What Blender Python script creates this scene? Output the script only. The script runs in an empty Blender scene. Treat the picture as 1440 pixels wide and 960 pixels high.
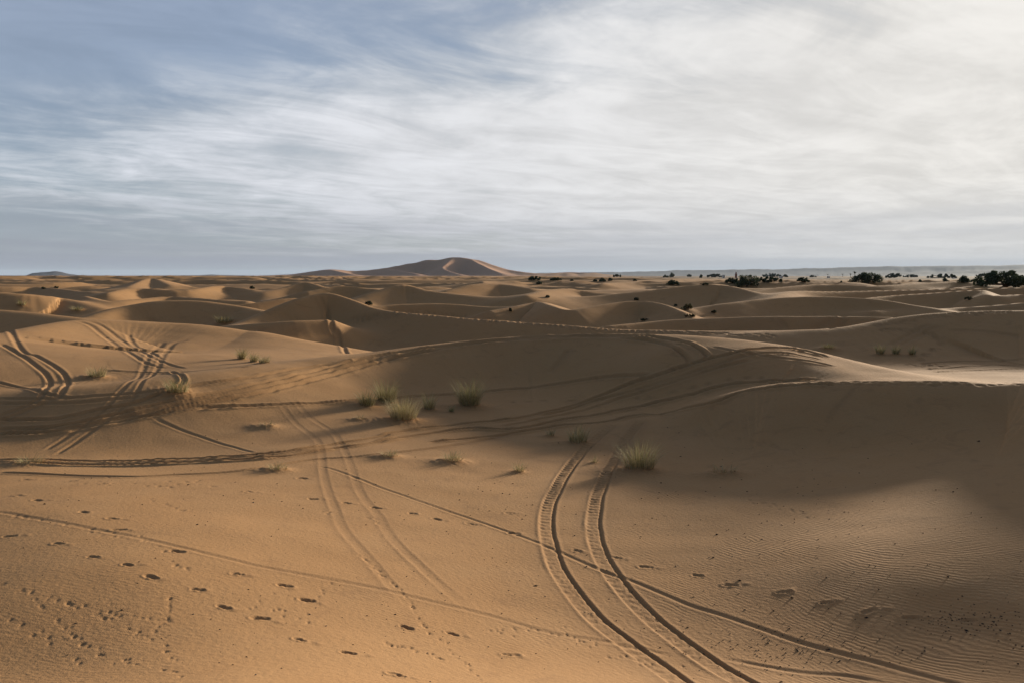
import bpy, bmesh, math, random
import numpy as np
from mathutils import Vector

R = math.radians
rng = np.random.default_rng(7)
random.seed(7)
SC = bpy.context.scene
COL = SC.collection

# ------------------------------------------------------------------ camera
CAMZ = 6.7
FPX = 1200.0                      # focal length in photo pixels (30 mm on 36 mm)
PITCH = math.atan(92.0 / FPX)
cam_d = bpy.data.cameras.new('camera')
cam_d.lens = 30.0
cam_d.sensor_width = 36.0
cam_d.clip_start = 0.1
cam_d.clip_end = 120000.0
cam = bpy.data.objects.new('camera', cam_d)
COL.objects.link(cam)
cam.location = (0, 0, CAMZ)
cam.rotation_euler = (R(90) - PITCH, 0, 0)
SC.camera = cam

# ------------------------------------------------------------------ light
SUN_AZ, SUN_EL = 42.0, 9.3       # degrees right of the view axis, above the horizon
sv = Vector((math.cos(R(SUN_EL)) * math.sin(R(SUN_AZ)), math.cos(R(SUN_EL)) * math.cos(R(SUN_AZ)), math.sin(R(SUN_EL))))
sun_d = bpy.data.lights.new('sun', 'SUN')
sun_d.energy = 5.0
sun_d.angle = R(3.6)
sun_d.color = (1.0, 0.91, 0.74)
sun = bpy.data.objects.new('sun', sun_d)
COL.objects.link(sun)
sun.rotation_euler = sv.to_track_quat('Z', 'Y').to_euler()
sun.location = (30, 10, 40)

SC.view_settings.view_transform = 'Standard'
SC.view_settings.look = 'None'
SC.view_settings.exposure = 0.55
SC.view_settings.gamma = 1.0
SC.cycles.volume_bounces = 0
SC.cycles.max_bounces = 6


class NT:
    """small helper for node trees"""
    def __init__(self, tree):
        self.t = tree
        tree.nodes.clear()

    def n(self, typ, **kw):
        nd = self.t.nodes.new(typ)
        for k, v in kw.items():
            setattr(nd, k, v)
        return nd

    def put(self, sock, v):
        if isinstance(v, bpy.types.NodeSocket):
            self.t.links.new(v, sock)
        elif v is not None:
            sock.default_value = v

    def m(self, op, a, b=None, c=None, clamp=False):
        nd = self.n('ShaderNodeMath', operation=op, use_clamp=clamp)
        for i, v in enumerate((a, b, c)):
            if v is not None:
                self.put(nd.inputs[i], v)
        return nd.outputs[0]

    def mix(self, f, a, b, typ='RGBA', blend='MIX'):
        nd = self.n('ShaderNodeMix', data_type=typ, blend_type=blend)
        idx = {'RGBA': (6, 7, 2), 'FLOAT': (2, 3, 0)}[typ]
        self.put(nd.inputs[0], f)
        self.put(nd.inputs[idx[0]], a)
        self.put(nd.inputs[idx[1]], b)
        return nd.outputs[idx[2]]

    def noise(self, vec, scale, detail=3.0, rough=0.5, dist=0.0):
        nd = self.n('ShaderNodeTexNoise')
        self.put(nd.inputs['Vector'], vec)
        nd.inputs['Scale'].default_value = scale
        nd.inputs['Detail'].default_value = detail
        nd.inputs['Roughness'].default_value = rough
        nd.inputs['Distortion'].default_value = dist
        return nd.outputs['Fac']

    def ramp(self, f, a, b, lo=0.0, hi=1.0):
        nd = self.n('ShaderNodeMapRange', interpolation_type='SMOOTHSTEP')
        self.put(nd.inputs[0], f)
        for i, v in enumerate((a, b, lo, hi)):
            self.put(nd.inputs[i + 1], v)
        return nd.outputs[0]

    def xyz(self, x, y, z):
        nd = self.n('ShaderNodeCombineXYZ')
        for i, v in enumerate((x, y, z)):
            self.put(nd.inputs[i], v)
        return nd.outputs[0]


# ------------------------------------------------------------------ sky
world = bpy.data.worlds.new('World')
SC.world = world
world.use_nodes = True
w = NT(world.node_tree)
SKY_STR = 0.055
EXPO = 1.46                         # the exposure as a factor
sky = w.n('ShaderNodeTexSky', sky_type='NISHITA')
sky.sun_disc = False
sky.sun_elevation = R(SUN_EL)
sky.sun_rotation = R(SUN_AZ)
sky.altitude = 700
sky.air_density = 1.0
sky.dust_density = 1.0
sky.ozone_density = 3.0
tc = w.n('ShaderNodeTexCoord')
sep = w.n('ShaderNodeSeparateXYZ')
w.t.links.new(tc.outputs['Generated'], sep.inputs[0])
X, Y, Z = sep.outputs
zc = w.m('ADD', w.m('MAXIMUM', Z, 0.0), 0.07)
U = w.m('DIVIDE', X, zc)
V = w.m('DIVIDE', Y, zc)
# the cloud sheet is a plane overhead, seen in perspective, long across the view
sheet = w.xyz(w.m('MULTIPLY_ADD', V, 0.12, w.m('MULTIPLY', U, 0.55)), w.m('MULTIPLY_ADD', U, -0.16, w.m('MULTIPLY', V, 0.42)), 0.0)
n_big = w.noise(sheet, 0.8, 4.0, 0.50, 0.4)
n_mid = w.noise(sheet, 2.6, 9.0, 0.62, 0.5)
wisp = w.xyz(w.m('MULTIPLY_ADD', V, 0.30, w.m('MULTIPLY', U, 0.42)), w.m('MULTIPLY_ADD', U, -0.70, w.m('MULTIPLY', V, 0.95)), 3.0)
n_wisp = w.noise(wisp, 1.6, 12.0, 0.66, 1.1)
cov = w.m('MULTIPLY_ADD', n_mid, 0.50, w.m('MULTIPLY', n_big, 0.60))
cov = w.m('MULTIPLY_ADD', n_wisp, 0.42, cov)                 # about .75 on average
cov = w.m('MULTIPLY_ADD', w.m('MINIMUM', X, 0.3), 0.78, w.m('ADD', cov, 0.11))                      # thicker towards the sun
cov = w.m('MULTIPLY_ADD', w.m('MAXIMUM', w.m('SUBTRACT', Z, 0.12), 0.0), -0.80, cov)   # thins overhead
cov = w.m('MULTIPLY_ADD', w.m('MINIMUM', w.m('SUBTRACT', Y, 0.25), 0.0), 0.60, cov)  # clear sky behind
cov = w.m('MULTIPLY_ADD', w.m('MULTIPLY', w.ramp(Z, 0.03, 0.09), w.ramp(Z, 0.15, 0.24, 1.0, 0.0)), 0.24, cov)   # the long whitish layer
cover = w.ramp(cov, 0.56, 1.02, w.ramp(Y, -0.1, 0.5, 0.0, 0.40), 1.0)
lum = w.ramp(w.m('MULTIPLY_ADD', n_wisp, 0.5, w.m('MULTIPLY', n_mid, 0.5)), 0.36, 0.64, 0.84, 1.07)
sdot = w.n('ShaderNodeVectorMath', operation='DOT_PRODUCT')
w.t.links.new(tc.outputs['Generated'], sdot.inputs[0])
sdot.inputs[1].default_value = tuple(sv)
glow = w.m('POWER', w.m('MAXIMUM', sdot.outputs['Value'], 0.0), 10.0)      # thin cloud glows round the sun
lum = w.m('MULTIPLY', lum, w.m('MULTIPLY_ADD', glow, 0.0, 1.0))
sunny = w.ramp(X, -0.6, 0.7, 0.0, 1.0)
cloud_col = w.mix(sunny, (0.70, 0.73, 0.80, 1), (0.86, 0.83, 0.78, 1))
cloud_col = w.mix(w.ramp(cov, 0.50, 0.80, 0.75, 0.0), cloud_col, (0.58, 0.67, 0.87, 1))     # thin veil lets the blue through
cc = w.n('ShaderNodeVectorMath', operation='SCALE')
w.put(cc.inputs[0], cloud_col)
w.put(cc.inputs['Scale'], w.m('MULTIPLY', lum, 1.0 / SKY_STR / EXPO))
# low bank of dim grey-blue haze cloud near the skyline with thin bright bars
bank = w.ramp(Z, 0.015, 0.11, 1.0, 0.0)
bar_v = w.xyz(w.m('MULTIPLY', X, 1.3), w.m('MULTIPLY', Z, 42.0), w.m('MULTIPLY', Y, 1.3))
bars = w.noise(bar_v, 1.0, 5.0, 0.55, 0.3)
bank_f = w.m('MULTIPLY', bank, w.ramp(bars, 0.40, 0.62, 1.0, 0.55))
bank_col = w.mix(sunny, (0.295, 0.312, 0.375, 1), (0.58, 0.59, 0.61, 1))
bc = w.n('ShaderNodeVectorMath', operation='SCALE')
w.put(bc.inputs[0], bank_col)
bc.inputs['Scale'].default_value = 1.0 / SKY_STR / EXPO
c1 = w.mix(cover, sky.outputs[0], cc.outputs[0])
c2 = w.mix(bank_f, c1, bc.outputs[0])
bg = w.n('ShaderNodeBackground')
w.put(bg.inputs[0], c2)
bg.inputs[1].default_value = SKY_STR
wo = w.n('ShaderNodeOutputWorld')
w.t.links.new(bg.outputs[0], wo.inputs[0])


# ------------------------------------------------------------------ numpy noise
_lat = rng.random((256, 256))


def vnoise(x, y, seed=0):
    x = x + seed * 17.31
    y = y - seed * 9.77
    xi = np.floor(x).astype(np.int64)
    yi = np.floor(y).astype(np.int64)
    fx = x - xi
    fy = y - yi
    fx = fx * fx * fx * (fx * (fx * 6 - 15) + 10)
    fy = fy * fy * fy * (fy * (fy * 6 - 15) + 10)
    a = _lat[xi & 255, yi & 255]
    b = _lat[(xi + 1) & 255, yi & 255]
    c = _lat[xi & 255, (yi + 1) & 255]
    d = _lat[(xi + 1) & 255, (yi + 1) & 255]
    return (a * (1 - fx) + b * fx) * (1 - fy) + (c * (1 - fx) + d * fx) * fy


def fbm(x, y, seed=0, octs=4, gain=0.5):
    s = 0.0
    a = 1.0
    t = 0.0
    for o in range(octs):
        s = s + a * vnoise(x * 2 ** o, y * 2 ** o, seed + o * 3)
        t += a
        a *= gain
    return s / t


def sstep(a, b, x):
    t = np.clip((x - a) / (b - a), 0, 1)
    return t * t * (3 - 2 * t)


def smax(a, b, k):
    d = np.maximum(k - np.abs(a - b), 0)
    return np.maximum(a, b) + d * d / (4 * k)


# ------------------------------------------------------------------ photo ray -> world
def ray(px, py):
    u = (np.asarray(px, float) - 720) / FPX
    v = -(np.asarray(py, float) - 480) / FPX
    cy, sy = math.cos(PITCH), math.sin(PITCH)
    return u, cy + v * sy, -sy + v * cy          # direction x, y, z


def at(px, py, D):
    dx, dy, dz = ray(px, py)
    t = D / dy
    return np.stack([dx * t, dy * t, CAMZ + dz * t], -1)


def crm(P, n=6):
    """Catmull-Rom through the points"""
    P = np.asarray(P, float)
    if len(P) < 3:
        k = np.linspace(0, 1, n + 1)[:, None]
        return P[0] * (1 - k) + P[-1] * k
    Q = np.vstack([2 * P[0] - P[1], P, 2 * P[-1] - P[-2]])
    out = []
    for i in range(1, len(Q) - 2):
        for k in range(n):
            t = k / n
            a, b, c, d = Q[i - 1], Q[i], Q[i + 1], Q[i + 2]
            out.append(0.5 * (2 * b + (c - a) * t + (2 * a - 5 * b + 4 * c - d) * t * t + (3 * b - a - 3 * c + d) * t ** 3))
    out.append(Q[-2])
    return np.array(out)


# ------------------------------------------------------------------ terrain: near hollow as a thin plate
tp_px = [(0, 960, 11.6), (150, 960, 10.9), (300, 960, 10.5), (600, 960, 12), (900, 960, 13.6), (1200, 960, 13.9), (1440, 960, 12.9),
         (0, 860, 13.6), (0, 800, 15.9), (0, 720, 20.5), (0, 670, 26), (200, 800, 15.6), (400, 800, 16.8), (200, 700, 22.5), (400, 700, 23.5),
         (200, 648, 29.6), (0, 648, 29.6), (400, 640, 30), (700, 800, 18.9), (700, 700, 25.4), (1000, 800, 19.3), (1000, 700, 25.6),
         (1150, 800, 18.6), (1300, 800, 17.6), (1440, 800, 16.6), (1100, 700, 25.2), (1250, 700, 23.8),
         (0, 600, 35.6), (200, 600, 35.2), (350, 600, 35.5), (0, 515, 44), (120, 512, 46), (300, 500, 52), (600, 610, 35), (600, 570, 42), (760, 565, 43), (480, 570, 40), (900, 600, 38),
         (900, 548, 46), (1100, 620, 34), (1440, 700, 22.0)]
TP = [tuple(at(*p)) for p in tp_px]
TP += [(0, 0, 5.0), (0, 4, 4.1), (-4, 3, 3.7), (4, 3, 3.7), (0, -12, 4.6), (-15, 0, 1.6), (15, 0, 4.2), (-16, 12, 0.2), (-30, 8, 0.0), (-40, 30, 1.8),
       (-35, 45, 1.2), (17, 15, 2.2), (26, 20, 3.4), (40, 5, 2.5), (-30, -30, 2), (30, -30, 2),
       (0, 66, 0.2), (-25, 66, 0.4), (25, 66, 0.4), (50, 60, 0.8), (0, 100, 0.6), (50, 100, 0.8), (-50, 100, 0.8), (-60, 60, 0.8),
       (100, 50, 0.8), (-100, 50, 0.8), (100, 140, 0.8), (-100, 140, 0.8), (0, 150, 0.8), (-80, -20, 1), (80, -20, 1), (0, -80, 1)]
TP = np.array(TP)


def tps_k(r2):
    return 0.5 * r2 * np.log(r2 + 1e-9)


_n = len(TP)
_K = tps_k((TP[:, None, 0] - TP[None, :, 0]) ** 2 + (TP[:, None, 1] - TP[None, :, 1]) ** 2) + np.eye(_n) * 6.0
_P = np.c_[np.ones(_n), TP[:, :2]]
_A = np.block([[_K, _P], [_P.T, np.zeros((3, 3))]])
_w = np.linalg.solve(_A, np.r_[TP[:, 2], 0, 0, 0])


def plate(x, y):
    z = _w[_n] + _w[_n + 1] * x + _w[_n + 2] * y
    for i in range(_n):
        z = z + _w[i] * tps_k((x - TP[i, 0]) ** 2 + (y - TP[i, 1]) ** 2)
    return z


# ------------------------------------------------------------------ dunes: crest lines (photo x, photo y, distance), near and far flank widths, crest rounding
RIDGES = [
    # central dune, broad dome running across the middle
    dict(c=[(-160, 566, 36.5), (-60, 557, 37), (0, 552, 37.4), (100, 544, 37.8), (200, 535, 39), (290, 523, 41.2), (370, 513, 44), (450, 504, 47), (540, 494, 49.6), (620, 483, 51.5), (700, 475, 52.5), (780, 471, 52.5), (850, 470, 51.5), (930, 472, 50), (1000, 476, 48.5), (1080, 485, 47), (1130, 494, 46.5), (1190, 511, 45), (1260, 529, 42.5)],
         wn=8.8, wf=11, r=1.5, p=1.32),
    dict(c=[(1000, 480, 47.8), (1070, 488, 45.8), (1130, 503, 44.0), (1190, 520, 42.2), (1240, 532, 40.6)], wn=10, wf=9, r=3.2, p=1.5),
    # dune at right whose dark flank faces us, crest carries the footpath; ex: unseen end added, raised to shade the foreground
    dict(c=[(930, 588, 38.0), (1000, 562, 38), (1080, 541, 37.5), (1160, 536, 36.3), (1240, 535, 35.2), (1340, 536, 34), (1440, 538, 33)], ex=[(22, 30.5, 3.8), (24.5, 26, 4.9), (26.5, 19, 5.2), (26, 10, 5.8), (23, 0, 6.0), (16, -12, 5.8)],
         wn=8.0, wf=9, r=0.9, p=1.3),
    # lit dune at left
    dict(pre=[(-70, 44, 4.0), (-45, 46, 4.2)], c=[(-60, 478, 49), (0, 470, 53), (60, 457, 59), (110, 450, 63), (170, 450, 65), (240, 454, 66), (300, 459, 66), (350, 466, 66)], wn=21, wf=9, r=1.5, p=1.5),
    dict(c=[(-120, 432, 76), (0, 436, 76), (60, 441, 75), (130, 450, 73)], wn=30, wf=10, r=1.2, p=1.5),
    # pointed dune with the single track, and its long low arm to the right
    dict(c=[(330, 460, 74), (370, 440, 79), (410, 423, 82), (440, 415, 84), (462, 412, 85), (490, 420, 84), (530, 434, 82), (580, 441, 80), (650, 447, 78), (720, 452, 77), (800, 458, 75), (860, 462, 74), (960, 466, 73), (1080, 470, 72), (1180, 474, 72)],
         wn=17, wf=12, r=0.8, p=1.45),
    dict(c=[(280, 463, 76), (340, 457, 73), (400, 452, 73), (462, 450, 75)], wn=9, wf=9, r=0.8, p=1.4),
    dict(c=[(120, 447, 88), (170, 432, 94), (225, 423, 97), (280, 423, 98), (340, 431, 97), (390, 442, 93)], wn=20, wf=14, r=1.2, p=1.5),
    dict(c=[(-120, 408, 112), (0, 411, 112), (50, 415, 113), (90, 420, 116), (140, 434, 112)], wn=24, wf=16, r=1.0, p=1.5),
    dict(c=[(120, 417, 126), (150, 424, 118), (190, 421, 122), (240, 417, 128), (300, 421, 126), (345, 423, 126)], wn=16, wf=16, r=0.5, p=1.3),
    dict(c=[(300, 430, 112), (350, 427, 114), (400, 420, 118), (430, 420, 120)], wn=10, wf=12, r=0.4, p=1.3),
    dict(c=[(500, 420, 142), (535, 408, 148), (567, 400, 152), (600, 408, 150), (640, 413, 148), (700, 419, 146), (780, 424, 144)], wn=26, wf=20, r=0.8, p=1.4),
    dict(c=[(500, 437, 100), (540, 430, 104), (590, 427, 106), (640, 428, 107), (700, 434, 106), (760, 441, 104), (810, 446, 100)], wn=13, wf=16, r=0.8, p=1.5),
    dict(c=[(690, 437, 98), (725, 431, 101), (757, 425, 104), (775, 430, 97), (800, 436, 94), (840, 430, 97), (880, 424, 100), (912, 424, 100), (938, 430, 97), (958, 438, 93)], wn=14, wf=12, r=0.5, p=1.35),
    dict(c=[(780, 422, 146), (860, 414, 150), (930, 406, 154), (985, 400, 156), (1020, 401, 156), (1060, 411, 150), (1085, 420, 144)], wn=28, wf=22, r=0.8, p=1.5),
    dict(c=[(900, 445, 100), (960, 436, 106), (1020, 427, 110), (1080, 420, 114), (1150, 417, 116), (1230, 421, 114), (1290, 430, 110), (1330, 437, 106)], wn=18, wf=16, r=0.8, p=1.5),
    dict(c=[(860, 458, 84), (930, 451, 87), (1010, 447, 88), (1090, 445, 88), (1180, 445, 88), (1250, 446, 86)], wn=9, wf=11, r=0.8, p=1.4),
    dict(c=[(1090, 465, 70), (1160, 463, 69), (1210, 457, 69), (1260, 447, 70), (1310, 441, 70), (1380, 438, 69), (1440, 437, 68), (1560, 436, 64)], wn=28, wf=12, r=1.1, p=1.15),
    dict(c=[(1190, 424, 136), (1240, 417, 142), (1310, 412, 146), (1370, 408, 148), (1384, 409, 147), (1394, 416, 138), (1440, 414, 140), (1560, 410, 140)], wn=18, wf=18, r=0.5, p=1.35),
    dict(c=[(1230, 437, 108), (1330, 434, 112), (1390, 430, 112), (1460, 424, 112), (1560, 420, 112)], wn=13, wf=14, r=0.7, p=1.4),
    dict(c=[(1040, 413, 176), (1100, 404, 186), (1160, 400, 192), (1230, 402, 190), (1300, 398, 200), (1350, 396, 204), (1380, 400, 196)], wn=26, wf=24, r=0.8, p=1.4),
    dict(c=[(1080, 422, 134), (1110, 410, 150), (1180, 410, 158), (1260, 408, 164), (1340, 406, 168), (1450, 404, 170)], wn=14, wf=20, r=0.6, p=1.4),
    dict(c=[(1340, 405, 190), (1400, 402, 196), (1500, 400, 196)], wn=20, wf=22, r=0.8, p=1.4),
    dict(c=[(740, 416, 140), (765, 409, 150), (800, 406, 158), (840, 411, 158), (880, 413, 156)], wn=16, wf=18, r=0.6, p=1.4),
    dict(c=[(625, 410, 190), (665, 400, 200), (700, 399, 205), (745, 405, 200)], wn=22, wf=22, r=0.7, p=1.4),
    dict(c=[(370, 413, 168), (405, 403, 176), (430, 397, 180), (455, 404, 176), (490, 411, 172)], wn=22, wf=22, r=0.7, p=1.4),
    dict(c=[(430, 410, 158), (480, 402, 164), (520, 406, 164), (560, 410, 160)], wn=16, wf=20, r=0.7, p=1.4),
    dict(c=[(-80, 402, 170), (0, 403, 172), (60, 404, 176), (130, 412, 160)], wn=22, wf=22, r=0.7, p=1.4),
    dict(c=[(150, 412, 150), (190, 405, 160), (260, 408, 162), (310, 402, 176), (360, 408, 172)], wn=20, wf=20, r=0.5, p=1.4),
    dict(c=[(180, 404, 220), (212, 391, 250), (240, 401, 230)], wn=34, wf=26, r=0.5, p=1.3),
]
for rd in RIDGES:
    P = [tuple(at(*c)) for c in rd['c']]
    P = list(rd.get('pre', [])) + P + list(rd.get('ex', []))
    rd['P'] = crm(P, 5)

# the great dune on the skyline, built from its crest and the spurs that come down from it
BIG = [
    dict(c=[(380, 388, 4300), (410, 386, 4300), (432, 383, 4250), (465, 379.5, 4250), (492, 381, 4300), (520, 380, 4300), (548, 376, 4350), (580, 369.5, 4400), (602, 365, 4400), (622, 366, 4400), (638, 362, 4400), (660, 364.5, 4400), (672, 367, 4400), (690, 373, 4300), (718, 380, 4250), (760, 385, 4200), (800, 383, 4300), (850, 386, 4200)],
         wn=330, wf=330, r=3, p=1.25),
    dict(c=[(662, 365, 4390), (673, 371, 4220), (690, 379, 4050), (706, 385, 3880)], wn=170, wf=170, r=4, p=1.1),
    dict(c=[(638, 362, 4400), (628, 371, 4240), (622, 377, 4120), (634, 383, 4000), (650, 387, 3900)], wn=150, wf=150, r=4, p=1.1),
    dict(c=[(545, 378, 4330), (560, 381, 4150), (585, 385, 3950)], wn=160, wf=160, r=5, p=1.2),
    dict(c=[(465, 379.5, 4250), (480, 383, 4050), (500, 387, 3900)], wn=150, wf=150, r=5, p=1.2),
    dict(c=[(770, 387, 3000), (790, 382.5, 3050), (815, 386, 3000), (840, 383.5, 3100), (870, 387.5, 3100)], wn=200, wf=200, r=5, p=1.3),
]
for rd in BIG:
    rd['P'] = crm([tuple(at(*c)) for c in rd['c']], 4)


def ridge_h(x, y, rd, k, base):
    """height above the base; falls to -k beyond the flanks"""
    P = rd['P']
    pad = max(rd['wn'], rd['wf']) * 1.02
    m = (x > P[:, 0].min() - pad) & (x < P[:, 0].max() + pad) & (y > P[:, 1].min() - pad) & (y < P[:, 1].max() + pad)
    if not m.any():
        return None, m
    xs, ys = x[m], y[m]
    best = np.full(xs.shape, 1e18)
    zc = np.zeros(xs.shape)
    near = np.zeros(xs.shape)
    for i in range(len(P) - 1):
        a, b = P[i], P[i + 1]
        d = b - a
        L2 = d[0] ** 2 + d[1] ** 2 + 1e-9
        t = np.clip(((xs - a[0]) * d[0] + (ys - a[1]) * d[1]) / L2, 0, 1)
        qx, qy = a[0] + t * d[0], a[1] + t * d[1]
        r2 = (xs - qx) ** 2 + (ys - qy) ** 2
        u = r2 < best
        best = np.where(u, r2, best)
        zc = np.where(u, a[2] + t * d[2], zc)
        # which flank: nearer the camera or beyond the crest
        rr = np.sqrt(xs ** 2 + ys ** 2)
        rq = np.sqrt(qx ** 2 + qy ** 2)
        near = np.where(u, (rq - rr) / np.sqrt(r2 + 1e-6), near)
    f = sstep(-0.6, 0.6, near)
    kn = 0.60 if P[:, 1].mean() > 62 else 1.0            # dunes farther out have steep flanks towards us
    wd = rd['wf'] * (1 - f) + rd['wn'] * kn * f
    dist = np.sqrt(best)
    uu = np.clip((np.sqrt(dist ** 2 + rd['r'] ** 2) - rd['r']) / wd, 0, 1)
    prof = (1 - uu) ** rd['p']
    # keep a tangent foot
    prof = prof * (1 - 0.25 * uu)
    hgt = zc - base[m]
    return hgt * prof - k * (1 - prof), m


def dune_field(x, y):
    """the open erg: sinuous crescents with sharp crests"""
    out = 0.0
    for (lam, ang, sd, amp, asym) in ((52, 0.20, 3, 7.4, 0.36), (37, -0.35, 11, 6.0, 0.36), (120, 0.1, 23, 7.5, 0.42)):
        ca, sa = math.cos(ang), math.sin(ang)
        u = x * ca + y * sa
        v = -x * sa + y * ca
        ph = v / lam + 1.9 * fbm(u / (lam * 2.4), v / (lam * 2.4), sd, 3) + 0.25 * vnoise(u / (lam * .6), v / (lam * .6), sd + 5)
        t = ph - np.floor(ph)
        up = np.clip(t / asym, 0, 1)
        dn = np.clip((1 - t) / (1 - asym), 0, 1)
        s = np.where(t < asym, up ** 1.5, dn ** 1.35)
        a = sstep(0.27, 0.66, fbm(u / (lam * 1.3) + 9, v / (lam * 0.9), sd + 8, 3))
        out = smax(out, amp * s * a, 0.5) if not np.isscalar(out) else amp * s * a
    return out


def height0(x, y):
    x = np.asarray(x, float)
    y = np.asarray(y, float)
    r = np.sqrt(x * x + y * y)
    fw = sstep(95, 150, r)
    z = np.full(x.shape, 0.8)
    m = r < 152
    if m.any():
        z[m] = plate(x[m], y[m]) * (1 - fw[m]) + 0.8 * fw[m]
    z = z + (fbm(x / 19.0, y / 15.0, 2, 3) - 0.5) * 0.5 * sstep(20, 60, r)
    # broad dune field away from the hand-laid dunes
    mf = r > 110
    if mf.any():
        xf, yf, rf = x[mf], y[mf], r[mf]
        az = np.arctan2(xf, yf)
        infront = sstep(0.72, 0.60, np.abs(az))
        start = 120 + 45 * infront
        g = sstep(start, start + 60, rf)
        grow = 0.55 + 0.45 * sstep(300, 900, rf)
        right = sstep(0.0, 0.30, az) * sstep(300, 700, rf)      # the erg flattens towards the plain at right
        df = dune_field(xf, yf)
        df = df * (1 - .35 * infront * sstep(420, 200, rf))
        zz = z[mf] + g * df * grow * (1 - 0.45 * right) * (1 - .30 * sstep(350, 1100, rf))
        left = sstep(0.1, -0.45, az) * sstep(350, 900, rf)
        zz = zz + left * 0.8 * fbm(xf / 300, yf / 300, 31, 3)
        zz = zz * (1 - 0.6 * sstep(6000, 12000, rf))
        z[mf] = zz
    for rd in RIDGES:
        h, m = ridge_h(x, y, rd, 0.55, z)
        if h is not None:
            b = z[m]
            z[m] = b + smax(np.zeros_like(h), h, 0.55)
    if (r > 2500).any():
        for rd in BIG:
            h, m = ridge_h(x, y, rd, 4.0, z)
            if h is not None:
                b = z[m]
                h = h * (1 + 0.10 * (fbm(x[m] / 160, y[m] / 160, 41, 4) - 0.5))
                z[m] = b + smax(np.zeros_like(h), h, 4.0)
    # small swell so that flanks are not perfectly smooth
    z = z + (fbm(x / 4.2, y / 3.4, 51, 3) - 0.5) * 0.10 * sstep(6, 14, r) * sstep(400, 150, r)
    return z


# ------------------------------------------------------------------ photo pixel -> point on the sand
def cast(pts, rmin=5.0, rmax=520.0):
    """first point where each ray meets the sand"""
    pts = np.asarray(pts, float)
    dx, dy, dz = ray(pts[:, 0], pts[:, 1])
    n = 1400
    D = np.geomspace(rmin, rmax, n)
    t = D[None, :] / dy[:, None]
    x = dx[:, None] * t
    y = dy[:, None] * t
    zr = CAMZ + dz[:, None] * t
    z = height0(x.ravel(), y.ravel()).reshape(x.shape)
    below = zr < z
    i = np.argmax(below, 1)
    ok = below.any(1)
    i = np.where(ok, np.maximum(i, 1), n - 1)
    k = np.arange(len(pts))
    g1 = zr[k, i - 1] - z[k, i - 1]
    g2 = z[k, i] - zr[k, i]
    f = np.clip(g1 / (g1 + g2 + 1e-9), 0, 1)
    Dh = D[i - 1] * (1 - f) + D[i] * f
    P = np.stack([dx / dy * Dh, Dh, CAMZ + dz / dy * Dh], -1)
    P[:, 2] = np.where(ok, P[:, 2], z[k, n - 1])
    return P, ok


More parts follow.
